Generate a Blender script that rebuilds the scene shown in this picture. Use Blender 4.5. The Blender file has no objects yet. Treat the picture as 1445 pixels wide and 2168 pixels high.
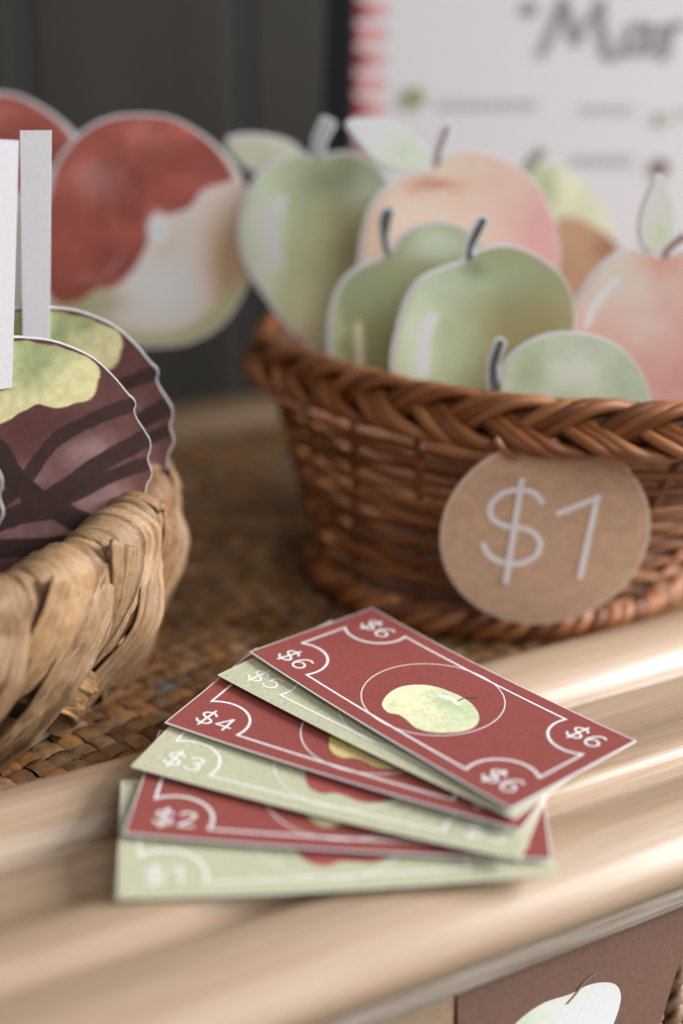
import bpy, math, random
import numpy as np
from mathutils import Vector
random.seed(7)
RS = np.random.RandomState(11)
sc = bpy.context.scene
COL = sc.collection
# ------------------------------------------------------------------ camera
PITCH = math.radians(20.0)
CAM = np.array([0.0, 0.0, 0.22])
cd = bpy.data.cameras.new('camera')
cam = bpy.data.objects.new('camera', cd); COL.objects.link(cam)
cam.location = CAM.tolist(); cam.rotation_euler = (math.pi/2 - PITCH, 0, 0)
cd.sensor_fit = 'VERTICAL'; cd.sensor_height = 36.0; cd.lens = 50.0
cd.clip_start = 0.01; cd.clip_end = 50
cd.dof.use_dof = True; cd.dof.focus_distance = 0.424; cd.dof.aperture_fstop = 2.8; cd.dof.aperture_blades = 9
sc.camera = cam
# ------------------------------------------------------------------ light
w = bpy.data.worlds.new('World'); sc.world = w; w.use_nodes = True
bg = w.node_tree.nodes['Background']; bg.inputs[0].default_value = (0.95, 0.965, 1.0, 1); bg.inputs[1].default_value = 0.21
def area(name, loc, target, size, power, color):
    ld = bpy.data.lights.new(name, 'AREA'); ld.shape = 'RECTANGLE'; ld.size, ld.size_y = size
    ld.energy = power; ld.color = color
    o = bpy.data.objects.new(name, ld); COL.objects.link(o); o.location = loc
    o.rotation_euler = (Vector(target) - Vector(loc)).to_track_quat('-Z', 'Y').to_euler()
    return o
area('window_light', (1.40, 0.42, 0.68), (0.05, 0.42, 0.0), (.8, 0.75), 51, (0.975, 0.985, 1.0))
area('fill_light', (0.7, -0.7, 1.0), (0.05, 0.5, 0.05), (0.9, 0.9), 10, (1.0, 0.98, 0.96))  # added soft fill from the camera side, brightens the front faces
vs = sc.view_settings; vs.view_transform = 'Standard'; vs.look = 'None'; vs.gamma = 1; vs.exposure = 0.0
vs.use_curve_mapping = False
sc.cycles.use_denoising = True
sc.cycles.max_bounces = 6
# ------------------------------------------------------------------ helpers
FPX = 3010.0
AF = np.array([0, math.cos(PITCH), -math.sin(PITCH)]); AU = np.array([0, math.sin(PITCH), math.cos(PITCH)]); AR = np.array([1., 0, 0])
def ray(px, py): return AF*FPX + AR*(px-722.5) + AU*(1084-py)
def on_z(px, py, z):
    d = ray(px, py); return CAM + d*((z-CAM[2])/d[2])
def on_y(px, py, y):
    d = ray(px, py); return CAM + d*(y/d[1])
def lin(c):
    c = np.asarray(c, float)/255.0
    return np.where(c <= .04045, c/12.92, ((c+.055)/1.055)**2.4)
K = 0.72
def alb(c):
    a = lin(c)/K*1.08; l = (a@np.array([.3, .55, .15]))[..., None]
    return np.clip(a*.86+l*.14, 0, .85)
def obj(name, verts, faces, mat, parent=None, smooth=False, colors=None, uvs=None):
    me = bpy.data.meshes.new(name)
    me.from_pydata([tuple(map(float, v)) for v in verts], [], [tuple(int(i) for i in f) for f in faces])
    if smooth: me.polygons.foreach_set('use_smooth', [True]*len(me.polygons))
    if colors is not None:
        a = me.color_attributes.new('Col', 'FLOAT_COLOR', 'POINT')
        c = np.ones((len(verts), 4)); c[:, :3] = colors
        a.data.foreach_set('color', c.ravel())
    if uvs is not None:
        uv = me.uv_layers.new(name='UVMap')
        li = np.zeros(len(me.loops), dtype=int); me.loops.foreach_get('vertex_index', li)
        uv.data.foreach_set('uv', np.asarray(uvs)[li].ravel())
    me.materials.append(mat); me.update()
    o = bpy.data.objects.new(name, me); COL.objects.link(o)
    if parent is not None: o.parent = parent
    return o
def thing(name, label, cat, loc=(0, 0, 0), group=None, rotz=0):
    o = bpy.data.objects.new(name, None); COL.objects.link(o)
    o.empty_display_size = 0.02
    o.location = loc; o.rotation_euler = (0, 0, rotz)
    o['label'] = label; o['category'] = cat
    if group: o['group'] = group
    return o
def noise2(x, y, seed=0, sc_=1.0):
    """smooth value noise, vectorised"""
    x = np.asarray(x, float)*sc_; y = np.asarray(y, float)*sc_
    xi = np.floor(x).astype(int); yi = np.floor(y).astype(int); fx = x-xi; fy = y-yi
    fx = fx*fx*(3-2*fx); fy = fy*fy*(3-2*fy)
    def h(a, b):
        n = (a*374761393 + b*668265263 + seed*974711) & 0xffffffff
        n = ((n ^ (n >> 13))*1274126177) & 0xffffffff
        return ((n ^ (n >> 16)) & 0xffff)/65535.0
    return (h(xi, yi)*(1-fx)+h(xi+1, yi)*fx)*(1-fy) + (h(xi, yi+1)*(1-fx)+h(xi+1, yi+1)*fx)*fy
def catmull(pts, n, closed=True):
    P = np.asarray(pts, float); m = len(P)
    out = []
    segs = m if closed else m-1
    for i in range(segs):
        if closed: p0, p1, p2, p3 = P[(i-1) % m], P[i], P[(i+1) % m], P[(i+2) % m]
        else: p0, p1, p2, p3 = P[max(i-1, 0)], P[i], P[i+1], P[min(i+2, m-1)]
        for k in range(8):
            t = k/8.0
            out.append(.5*((2*p1)+(-p0+p2)*t+(2*p0-5*p1+4*p2-p3)*t*t+(-p0+3*p1-3*p2+p3)*t**3))
    if not closed: out.append(P[-1])
    out = np.array(out)
    q = np.vstack([out, out[:1]]) if closed else out
    d = np.r_[0, np.cumsum(np.linalg.norm(np.diff(q, axis=0), axis=1))]
    s = np.linspace(0, d[-1], n+1)[:-1] if closed else np.linspace(0, d[-1], n)
    return np.stack([np.interp(s, d, q[:, k]) for k in range(q.shape[1])], 1)
def area2(P): x, y = P[:, 0], P[:, 1]; return .5*np.sum(x*np.roll(y, -1)-np.roll(x, -1)*y)
def offset(P, d):
    """push a closed outline outwards by d"""
    T = np.roll(P, -1, 0)-np.roll(P, 1, 0); T /= np.linalg.norm(T, axis=1)[:, None]+1e-12
    N = np.stack([T[:, 1], -T[:, 0]], 1)
    if area2(P) < 0: N = -N
    return P+N*d
# ------------------------------------------------------------------ materials
def new_mat(name):
    m = bpy.data.materials.new(name); m.use_nodes = True
    nt = m.node_tree; return m, nt, nt.nodes['Principled BSDF']
def coords(nt, scale=(1, 1, 1), kind='Object'):
    t = nt.nodes.new('ShaderNodeTexCoord'); mp = nt.nodes.new('ShaderNodeMapping')
    nt.links.new(t.outputs[kind], mp.inputs['Vector']); mp.inputs['Scale'].default_value = scale
    return mp.outputs[0]
def noise(nt, vec, scale, detail=3, rough=.5):
    n = nt.nodes.new('ShaderNodeTexNoise'); n.inputs['Scale'].default_value = scale
    n.inputs['Detail'].default_value = detail; n.inputs['Roughness'].default_value = rough
    nt.links.new(vec, n.inputs['Vector']); return n.outputs['Fac']
def ramp(nt, fac, stops):
    r = nt.nodes.new('ShaderNodeValToRGB'); nt.links.new(fac, r.inputs[0])
    e = r.color_ramp.elements
    while len(e) < len(stops): e.new(.5)
    for i, (p, c) in enumerate(stops): e[i].position = p; e[i].color = (*c, 1)
    return r.outputs[0]
def bump(nt, b, h, strength=.3, dist=.001):
    n = nt.nodes.new('ShaderNodeBump'); n.inputs['Strength'].default_value = strength; n.inputs['Distance'].default_value = dist
    nt.links.new(h, n.inputs['Height']); nt.links.new(n.outputs[0], b.inputs['Normal'])
def mul(nt, a, b_, fac=1.0):
    m = nt.nodes.new('ShaderNodeMix'); m.data_type = 'RGBA'; m.blend_type = 'MULTIPLY'; m.inputs[0].default_value = fac
    nt.links.new(a, m.inputs[6]); nt.links.new(b_, m.inputs[7]); return m.outputs[2]
def mat_paper(name, color, var=.06, rough=.6, grain=900):
    m, nt, b = new_mat(name); v = coords(nt)
    n = noise(nt, v, grain, 2); c = np.asarray(color, float)
    nt.links.new(ramp(nt, n, [(.3, c*(1-var)), (.7, np.clip(c*(1+var), 0, 1))]), b.inputs['Base Color'])
    b.inputs['Roughness'].default_value = rough; b.inputs['Specular IOR Level'].default_value = .3
    bump(nt, b, noise(nt, v, 1500, 2), .12, .0003)
    return m
def mat_print(name, rough=.55, grain=.10, gscale=1400):
    m, nt, b = new_mat(name)
    a = nt.nodes.new('ShaderNodeAttribute'); a.attribute_name = 'Col'
    v = coords(nt); n = noise(nt, v, gscale, 2, .6)
    g = ramp(nt, n, [(.3, (1-grain,)*3), (.7, (1, 1, 1))])
    nt.links.new(mul(nt, a.outputs['Color'], g), b.inputs['Base Color'])
    b.inputs['Roughness'].default_value = rough; b.inputs['Specular IOR Level'].default_value = .3
    bump(nt, b, n, .1, .0003)
    return m
M_white = mat_paper('white_card', (.82, .80, .825), .03)
M_print = mat_print('watercolour_print')
M_red = mat_paper('red_print', alb((124, 57, 52)), .13, .5, 1300)
M_sage = mat_paper('sage_print', alb((156, 156, 128)), .16, .6, 1100)
M_ink = mat_paper('pale_ink', alb((225, 205, 205)), .05, .6)
M_inkg = mat_paper('pale_ink_on_sage', alb((205, 205, 195)), .05, .6)
M_stem = mat_paper('dark_stem_ink', alb((70, 66, 66)), .2, .6)
M_glyph = mat_paper('white_lettering', (.85, .82, .85), .04, .6)

def mat_wood(name, stops, sx=1.2, rough=.33, scale=60, coat=.35, bs=.15):
    m, nt, b = new_mat(name)
    v = coords(nt, (sx, 22, 22)); n = noise(nt, v, scale/10, 6, .62)
    v2 = coords(nt, (1.5, 4, 4)); n2 = noise(nt, v2, 6, 2)
    c1 = ramp(nt, n, stops); c2 = ramp(nt, n2, [(.3, (.90, .87, .84)), (.7, (1, 1, 1))])
    v3 = coords(nt, (6, 320, 320)); n3 = noise(nt, v3, 3, 4, .6)
    c3 = ramp(nt, n3, [(.38, (.84, .78, .72)), (.55, (1, 1, 1))])
    nt.links.new(mul(nt, mul(nt, c1, c2), c3, .9), b.inputs['Base Color'])
    rr = ramp(nt, n3, [(.3, (rough+.14,)*3), (.7, (rough-.04,)*3)])
    nt.links.new(rr, b.inputs['Roughness'])
    b.inputs['Coat Weight'].default_value = coat; b.inputs['Coat Roughness'].default_value = .28
    bump(nt, b, n3, bs, .0006)
    return m
M_wood = mat_wood('pale_wood', [(.2, (.36, .25, .165)), (.5, (.44, .32, .22)), (.8, (.52, .41, .305))], rough=.33, coat=.42, bs=.35)
M_lip = mat_wood('whitewashed_wood', [(.3, (.34, .24, .165)), (.45, (.54, .45, .37)), (.7, (.74, .70, .64))], 1.0, .5, 260, .1, 1.0)

def mat_attr(name, rough=.5, spec=.4, gscale=500, gamt=.25, bs=.3, coat=0., streak=None):
    m, nt, b = new_mat(name)
    a = nt.nodes.new('ShaderNodeAttribute'); a.attribute_name = 'Col'
    if streak: v = coords(nt, streak, 'UV')
    else: v = coords(nt)
    n = noise(nt, v, gscale, 4, .6)
    g = ramp(nt, n, [(.3, (1-gamt,)*3), (.65, (1, 1, 1))])
    nt.links.new(mul(nt, a.outputs['Color'], g), b.inputs['Base Color'])
    b.inputs['Roughness'].default_value = rough; b.inputs['Specular IOR Level'].default_value = spec
    b.inputs['Coat Weight'].default_value = coat; b.inputs['Coat Roughness'].default_value = .3
    bump(nt, b, n, bs, .0006)
    return m
M_weave = mat_attr('aged_rattan_weave', .62, .22, 260, .55, .6)
M_cane = mat_attr('stained_willow_cane', .38, .45, 6, .3, .25, .2, (1.2, 40, 1))
M_hyac = mat_attr('dried_water_hyacinth', .38, .5, 5, .45, 1.0, .0, (1.0, 14, 1))

# ------------------------------------------------------------------ tubes / ribbons
def tube(path, r, seg=8, closed=False, base=0):
    """returns verts, faces, uvs; path (n,3), r scalar or (n,)"""
    P = np.asarray(path, float); n = len(P)
    T = np.gradient(P, axis=0) if not closed else np.roll(P, -1, 0)-np.roll(P, 1, 0)
    T /= np.linalg.norm(T, axis=1)[:, None]+1e-12
    ref = np.array([0, 0, 1.0]); A = np.cross(T, ref)
    bad = np.linalg.norm(A, axis=1) < .15
    A[bad] = np.cross(T[bad], np.array([1., 0, 0]))
    A /= np.linalg.norm(A, axis=1)[:, None]; B = np.cross(T, A)
    r = np.broadcast_to(r, (n,))
    th = np.arange(seg)*2*math.pi/seg
    V = P[:, None, :]+r[:, None, None]*(np.cos(th)[None, :, None]*A[:, None, :]+np.sin(th)[None, :, None]*B[:, None, :])
    L = np.r_[0, np.cumsum(np.linalg.norm(np.diff(P, axis=0), axis=1))]
    uv = np.stack(np.broadcast_arrays(L[:, None]*100, (np.abs(np.arange(seg)-seg/2)/seg)[None, :]), -1).reshape(-1, 2)
    F = []
    for i in range(n if closed else n-1):
        j = (i+1) % n
        for k in range(seg):
            l = (k+1) % seg
            F.append((base+i*seg+k, base+i*seg+l, base+j*seg+l, base+j*seg+k))
    if not closed:
        F.append(tuple(base+k for k in range(seg))[::-1]); F.append(tuple(base+(n-1)*seg+k for k in range(seg)))
    return V.reshape(-1, 3), F, uv
class Batch:
    def __init__(s): s.V = []; s.F = []; s.C = []; s.U = []; s.n = 0
    def add(s, V, F, col, uv=None):
        V = np.asarray(V); s.V.append(V); s.F += F; s.C.append(np.broadcast_to(col, (len(V), 3)))
        s.U.append(uv if uv is not None else V[:, :2]*100); s.n += len(V)
    def tube(s, path, r, col, seg=8, closed=False):
        V, F, U = tube(path, r, seg, closed, s.n)
        s.add(V, F, col, U + np.array([RS.rand()*50, RS.rand()*50]))
    def build(s, name, mat, parent=None, smooth=True):
        return obj(name, np.vstack(s.V), s.F, mat, parent, smooth, np.vstack(s.C), np.vstack(s.U))
def ribbon2d(poly, width, closed=False, roundcap=True):
    """flat stroke in 2D -> verts2d, faces"""
    P = np.asarray(poly, float); n = len(P)
    T = np.gradient(P, axis=0) if not closed else np.roll(P, -1, 0)-np.roll(P, 1, 0)
    T /= np.linalg.norm(T, axis=1)[:, None]+1e-12
    N = np.stack([-T[:, 1], T[:, 0]], 1); h = np.broadcast_to(width, (n,))[:, None]/2
    V = np.vstack([P-N*h, P+N*h]); F = []
    for i in range(n if closed else n-1):
        j = (i+1) % n; F.append((i, j, n+j, n+i))
    if not closed and roundcap:
        for e, sgn in ((0, -1), (n-1, 1)):
            a0 = math.atan2(N[e, 1], N[e, 0]); c = P[e]; hh = h[e, 0]
            k0 = len(V); arc = [c+hh*np.array([math.cos(a0-sgn*t), math.sin(a0-sgn*t)]) for t in np.linspace(0, math.pi, 7)]
            V = np.vstack([V, arc]); F.append(tuple(range(k0, k0+7)))
    return V, F
def strokes(polys, width, smooth=True):
    V = np.zeros((0, 2)); F = []
    for p in polys:
        q = catmull(p, max(12, 8*len(p)), False) if (smooth and len(p) > 2) else np.array(p, float)
        v, f = ribbon2d(q, width); F += [tuple(i+len(V) for i in g) for g in f]; V = np.vstack([V, v])
    return V, F
GLYPH = {
 '$': [[(.62,.78),(.52,.90),(.33,.94),(.14,.86),(.08,.70),(.18,.57),(.36,.50),(.55,.42),(.64,.27),(.56,.11),(.36,.04),(.15,.09),(.04,.22)], [(.40,1.12),(.31,-.14)]],
 '1': [[(.06,.80),(.40,.97)], [(.40,.97),(.36,.02)]],
 '2': [[(.08,.78),(.2,.92),(.4,.95),(.57,.84),(.56,.66),(.40,.42),(.08,.04)], [(.08,.04),(.62,.04)]],
 '3': [[(.08,.84),(.24,.95),(.46,.93),(.56,.78),(.48,.60),(.28,.53)], [(.28,.53),(.50,.48),(.60,.30),(.50,.10),(.27,.03),(.06,.14)]],
 '4': [[(.48,.0),(.48,.95)], [(.48,.95),(.04,.28)], [(.04,.28),(.68,.28)]],
 '5': [[(.55,.93),(.16,.93)], [(.16,.93),(.12,.55)], [(.12,.55),(.32,.62),(.52,.53),(.60,.33),(.50,.12),(.28,.03),(.06,.13)]],
 '6': [[(.58,.90),(.40,.96),(.20,.82),(.08,.52),(.08,.28),(.20,.08),(.38,.02),(.57,.12),(.62,.30),(.53,.48),(.35,.55),(.17,.46),(.09,.30)]]}
def text_strokes(txt, h, width, gap=.16):
    polys = []; x = 0
    for ch in txt:
        for p in GLYPH[ch]: polys.append([((x+a)*h, b*h) for a, b in p])
        x += .68+gap
    W = (x-gap)*h
    polys = [[(a-W/2, b-h/2) for a, b in p] for p in polys]
    return strokes(polys, width)

# ================================================================== TABLE
TH = math.radians(60.6)
RD = np.array([math.sin(TH), math.cos(TH)]); RN = np.array([RD[1], -RD[0]]); S0 = -0.35273
ROT = math.atan2(RD[1], RD[0])
# local frame: x along the rail, y = -s (away from the front edge), origin on the mat edge line
ORG = RN*S0
def to_local(P): P = np.asarray(P); q = P[..., :2]-ORG; return np.stack([q@RD, -(q@RN), P[..., 2]], -1)
table = thing('console_table', 'pale wooden table with moulded edge and brown woven rattan top under both baskets', 'table', (ORG[0], ORG[1], 0), rotz=ROT)
def extrude_profile(name, prof, x0, x1, mat, parent, nx=30, dens=5):
    pr = catmull(prof, len(prof)*dens, False)
    xs = np.linspace(x0, x1, nx); V = []; F = []; n = len(pr)
    for x in xs:
        for s, z in pr: V.append((x, -s, z))
    for i in range(nx-1):
        for k in range(n-1):
            F.append((i*n+k, i*n+k+1, (i+1)*n+k+1, (i+1)*n+k))
    return obj(name, V, F, mat, parent, True)
PROF = [(-.004,-.004),(0,.002),(.0005,.007),(.003,.0108),(.008,.0132),(.014,.0136),(.020,.0118),(.025,.0085),(.0280,.0050),(.0297,.0016),
        (.0308,.0030),(.036,.0058),(.047,.0060),(.056,.0066),(.062,.0084),(.0655,.0108),(.070,.0124),(.076,.0126),(.0800,.0112),(.0820,.0075),(.0830,.0045),
        (.0842,.0062),(.089,.0090),(.095,.0096),(.102,.0088),(.108,.0062),(.1125,.002),(.1145,-.002),(.1130,-.0075),(.107,-.0120),(.100,-.0140),(.095,-.0146),(.088,-.0152)]
extrude_profile('edge_moulding', PROF, -.55, .75, M_wood, table)
LIP = [(.085,-.0154),(.0935,-.0156),(.0962,-.0166),(.0972,-.0195),(.0964,-.0225),(.0970,-.0255),(.0960,-.030),(.0935,-.0325),(.0895,-.0335),(.084,-.034)]
extrude_profile('lower_lip', LIP, -.55, .75, M_lip, table)
# back rail: the same bead on the far side of the top
yb = to_local(on_z(480, 912, 0.0))[1]
BP = [(-yb, -.004), (-yb-.001, .004), (-yb-.006, .009), (-yb-.014, .011), (-yb-.024, .010), (-yb-.034, .007), (-yb-.045, .002), (-yb-.05, -.02)]
M_wood2 = mat_wood('honey_wood', [(.25, (.19, .115, .06)), (.5, (.25, .155, .08)), (.75, (.31, .20, .11))], 1.2, .5, 60, .1)
extrude_profile('far_moulding', BP, -.5, .9, M_wood2, table, 12)
# bed under the weave and apron
def box_local(name, x0, x1, y0, y1, z0, z1, mat, parent, bev=0.0):
    V = [(x, y, z) for x in (x0, x1) for y in (y0, y1) for z in (z0, z1)]
    F = [(0,1,3,2),(4,6,7,5),(0,4,5,1),(2,3,7,6),(0,2,6,4),(1,5,7,3)]
    o = obj(name, V, F, mat, parent)
    if bev:
        md = o.modifiers.new('bevel', 'BEVEL'); md.width = bev; md.segments = 3
    return o
m, nt, b = new_mat('dark_backing'); b.inputs['Base Color'].default_value = (.035, .022, .013, 1); b.inputs['Roughness'].default_value = .9
nt.links.new(ramp(nt, noise(nt, coords(nt), 120, 3), [(.3, (.02, .012, .008)), (.7, (.06, .035, .02))]), b.inputs['Base Color']); M_dark = m
box_local('backing_board', -.5, .8, .001, yb+.03, -.010, -.0032, M_dark, table)
box_local('apron', -.5, .75, -.0780, -.070, -.30, -.036, M_wood, table)
# woven inlay: pillow-like crossings, two families of flat strips
def weave_inlay():
    g = .0074; x0, x1, y0, y1 = -.34, .62, -.002, yb-.001
    nx = int((x1-x0)/g); ny = int((y1-y0)/g)
    nu, nv = 6, 5
    u = np.linspace(-1, 1, nu); v = np.linspace(-1, 1, nv); U, Vv = np.meshgrid(u, v, indexing='ij')
    Vs = []; Fs = []; Cs = []; n = 0
    tones = np.array([(.23,.125,.06),(.28,.165,.085),(.19,.10,.05),(.31,.19,.11),(.22,.14,.09),(.30,.15,.06)])
    quad = [(i*nv+k, (i+1)*nv+k, (i+1)*nv+k+1, i*nv+k+1) for i in range(nu-1) for k in range(nv-1)]
    quad = np.array(quad); dw = to_local(np.array([0., 0, 0]))
    ca, sa = math.cos(.28), math.sin(.28)
    rng = range(-120, 170)
    for i in rng:
        for j in rng:
            # lattice turned a little against the rail
            cx = (i*ca-j*sa)*g + .14; cy = (i*sa+j*ca)*g + .20
            if not (x0 < cx < x1 and y0 < cy < y1): continue
            W = np.array([cx, -cy])
            wp = ORG+RD*cx-RN*cy
            if wp[1] < .30 or abs(wp[0]) > .05+wp[1]*.36: continue
            hor = ((i+j) % 4) < 2     # twill
            L, B = g*1.0, g*.45
            jx, jy, jt = RS.normal(0, .00018), RS.normal(0, .00018), RS.normal(0, .07)
            X = U*L*(1.0); Y = Vv*B*(1-.12*U**2)
            Z = .0022*(1-np.abs(U)**2.0)*1.2 - .0005*Vv**2 + RS.normal(0, .00012) - .0014
            if not hor: X, Y = Y, X
            c, s = math.cos(jt+.28), math.sin(jt+.28)
            PX = cx+jx+X*c-Y*s; PY = cy+jy+X*s+Y*c
            Vs.append(np.stack([PX, PY, Z], -1).reshape(-1, 3))
            Fs.append(quad+n); n += nu*nv
            col = tones[RS.randint(6)]*(.78+.6*RS.rand())*np.array([1.05, .98, .86])*(.9+.3*noise2(cx, cy, 3, 30))
            if RS.rand() < .012: col = np.array((.17, .165, .15))
            Cs.append(np.broadcast_to(col, (nu*nv, 3)))
    return obj('woven_inlay', np.vstack(Vs), np.vstack(Fs).tolist(), M_weave, table, True, np.vstack(Cs))
weave_inlay()

# ================================================================== BACKGROUND
m, nt, b = new_mat('dark_panelling')
v = coords(nt, (14, 1, 1)); n = noise(nt, v, 1.0, 3, .5)
nt.links.new(ramp(nt, n, [(.3, (.0175, .0148, .0118)), (.5, (.023, .0192, .015)), (.75, (.038, .031, .024))]), b.inputs['Base Color'])
b.inputs['Roughness'].default_value = .6; M_wall = m
def panelled_wall():
    V = []; F = []
    x = -2.0
    while x < 2.6:
        w_ = .16; k = len(V); d = RS.uniform(0, .0012)
        for (a, yy) in ((0, .006), (.006, -d), (w_-.006, -d), (w_, .006)):
            V += [(x+a, yy, -1.0), (x+a, yy, 1.6)]
        F += [(k, k+2, k+3, k+1), (k+2, k+4, k+5, k+3), (k+4, k+6, k+7, k+5)]
        x += w_+.0005
    o = obj('wall', V, F, M_wall); o.location = (0, 1.12, 0); o.rotation_euler = (0, 0, .10); o['kind'] = 'structure'
    o2 = obj('floor', [(-4, -3, -.78), (4, -3, -.78), (4, 3, -.78), (-4, 3, -.78)], [(0, 1, 2, 3)], M_dark)
    o2['kind'] = 'structure'
panelled_wall()

# flat printed shapes on an arbitrary plane, authored in photograph measurements and set at their real distance
class Sheet:
    def __init__(s, px, py, y, yaw=0, lean=0):
        s.P = on_y(px, py, y)
        n = np.array([math.sin(yaw)*math.cos(lean), -math.cos(yaw)*math.cos(lean), math.sin(lean)])
        s.n = n; s.u = np.array([math.cos(yaw), math.sin(yaw), 0]); s.v = np.cross(n, s.u)*1.0
        if s.v[2] < 0: s.v = -s.v
    def loc(s, pts):
        pts = np.atleast_2d(np.asarray(pts, float)); out = []
        D = AF[None]*FPX+AR[None]*(pts[:, :1]-722.5)+AU[None]*(1084-pts[:, 1:2])
        t = ((s.P-CAM)@s.n)/(D@s.n); Q = CAM+D*t[:, None]-s.P
        return np.stack([Q@s.u, Q@s.v], 1)
    def world(s, uv, h=0): uv = np.atleast_2d(uv); return s.P+uv[:, :1]*s.u+uv[:, 1:2]*s.v+np.asarray(h).reshape(-1, 1)*s.n if np.ndim(h) else s.P+uv[:, :1]*s.u+uv[:, 1:2]*s.v+h*s.n
def prism(polyuv, sheet, h0, h1, base=0):
    n = len(polyuv); a = sheet.world(polyuv, h0); b_ = sheet.world(polyuv, h1)
    V = np.vstack([a, b_]); F = [tuple(base+i for i in range(n)), tuple(base+n+i for i in range(n))[::-1]]
    for i in range(n):
        j = (i+1) % n; F.append((base+i, base+n+i, base+n+j, base+j))
    return V, F
def star_fill(px, centre, rings, sheet, h, colf):
    """dense disc filling a star-shaped outline given in photo measurements, coloured by colf"""
    px = np.asarray(px); c = np.asarray(centre, float); n = len(px)
    t = np.linspace(0, 1, rings+1)[1:]
    Q = (c[None, None]+(px-c)[None]*t[:, None, None]).reshape(-1, 2); Q = np.vstack([c[None], Q])
    F = [(0, 1+k, 1+(k+1) % n) for k in range(n)]
    for i in range(rings-1):
        a, b_ = 1+i*n, 1+(i+1)*n
        for k in range(n): l = (k+1) % n; F.append((a+k, b_+k, b_+l, a+l))
    return sheet.world(sheet.loc(Q), h), F, colf(Q)
def blobs(base, items, seed=0, namp=.035, nsc=.02):
    base = np.asarray(base, float)
    def f(Q):
        x, y = Q[:, 0], Q[:, 1]; C = np.tile(base, (len(Q), 1))
        jx = x+18*(noise2(x, y, seed+5, .03)-.5); jy = y+18*(noise2(x, y, seed+9, .03)-.5)
        for it in items:
            if it[0] == 'seg':      # ('seg', [(x,y)..], width, colour, soft)
                _, pl, w_, c, soft = it; d = seg_dist(x, y, pl)
                k = np.clip((w_+soft-d)/(2*soft), 0, 1); k = k*k*(3-2*k)
            elif it[0] == 'poly':   # soft polygon
                _, pl, c, soft = it; d = poly_sd(x, y, pl); k = np.clip(.5-d/(2*soft), 0, 1); k = k*k*(3-2*k)
            else:
                cx, cy, rx, ry, c, st = it[:6]; k = min(.95, st*1.12)*np.exp(-(((jx-cx)/rx/1.15)**2+((jy-cy)/ry/1.15)**2))
            C = C*(1-k[:, None])+np.asarray(c, float)*k[:, None]
        nz = (noise2(x, y, seed, nsc)-.5)+.5*(noise2(x, y, seed+1, nsc*2.7)-.5)
        C = C*(1+namp*nz[:, None]*2)
        return alb(np.clip(C, 0, 255))
    return f
def seg_dist(x, y, pl):
    pl = catmull(pl, len(pl)*6, False) if len(pl) > 2 else np.array(pl, float); d = np.full(x.shape, 1e9)
    for a, b_ in zip(pl[:-1], pl[1:]):
        ab = b_-a; t = np.clip(((x-a[0])*ab[0]+(y-a[1])*ab[1])/(ab@ab+1e-9), 0, 1)
        d = np.minimum(d, np.hypot(x-a[0]-t*ab[0], y-a[1]-t*ab[1]))
    return d
def poly_sd(x, y, pl):
    P = catmull(pl, len(pl)*6, True); d = np.full(x.shape, 1e9); ins = np.zeros(x.shape, bool)
    for a, b_ in zip(P, np.roll(P, -1, 0)):
        ab = b_-a; t = np.clip(((x-a[0])*ab[0]+(y-a[1])*ab[1])/(ab@ab+1e-9), 0, 1)
        d = np.minimum(d, np.hypot(x-a[0]-t*ab[0], y-a[1]-t*ab[1]))
        cond = ((a[1] > y) != (b_[1] > y)); xx = a[0]+(y-a[1])*(b_[0]-a[0])/((b_[1]-a[1]) if b_[1] != a[1] else 1e-9)
        ins ^= cond & (x < xx)
    return np.where(ins, -d, d)
def rel(objs_parent, P):
    """make an Empty at P the parent without moving the world-space meshes"""
    pass
def cutout(name, label, cat, sheet, shapes, group=None, border=8, rings=60, segs=180, thick=.0005, foot=None):
    """shapes: list of (part name, outline px, centre, colour function, border or None)"""
    root = thing(name, label, cat, tuple(sheet.P if foot is None else foot), group)
    org = np.array(root.location)
    bV = np.zeros((0, 3)); bF = []
    for k, sh in enumerate(shapes):
        pn, outl, cen, colf = sh[:4]; bd = sh[4] if len(sh) > 4 else border
        P = catmull(outl, segs if pn != 'printed_stem' else 60, True)
        O = offset(P, bd*.72)+(np.array([-bd*.42, 0]) if pn == 'printed_apple' else 0); V, F = prism(sheet.loc(O), sheet, -thick-.00012*k, -.00012*k, len(bV))
        bV = np.vstack([bV, V]); bF += F
        if colf is not None:
            rg = rings if pn != 'printed_stem' else 6
            V, F, C = star_fill(P, cen, rg, sheet, .00012+.00010*(len(shapes)-k), colf)
            obj(pn, V-org, F, M_print, root, False, C)
    obj('card_backing', bV-org, bF, M_white, root)
    return root
flat = lambda c, s=0: blobs(c, [], s, .05)
def stem_outline(pl, w0, w1):
    q = catmull(pl, 10, False); ww = np.linspace(w0, w1, len(q))
    T = np.gradient(q, axis=0); T /= np.linalg.norm(T, axis=1)[:, None]; N = np.stack([-T[:, 1], T[:, 0]], 1)
    return np.vstack([q+N*ww[:, None]/2, (q-N*ww[:, None]/2)[::-1]])

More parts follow.
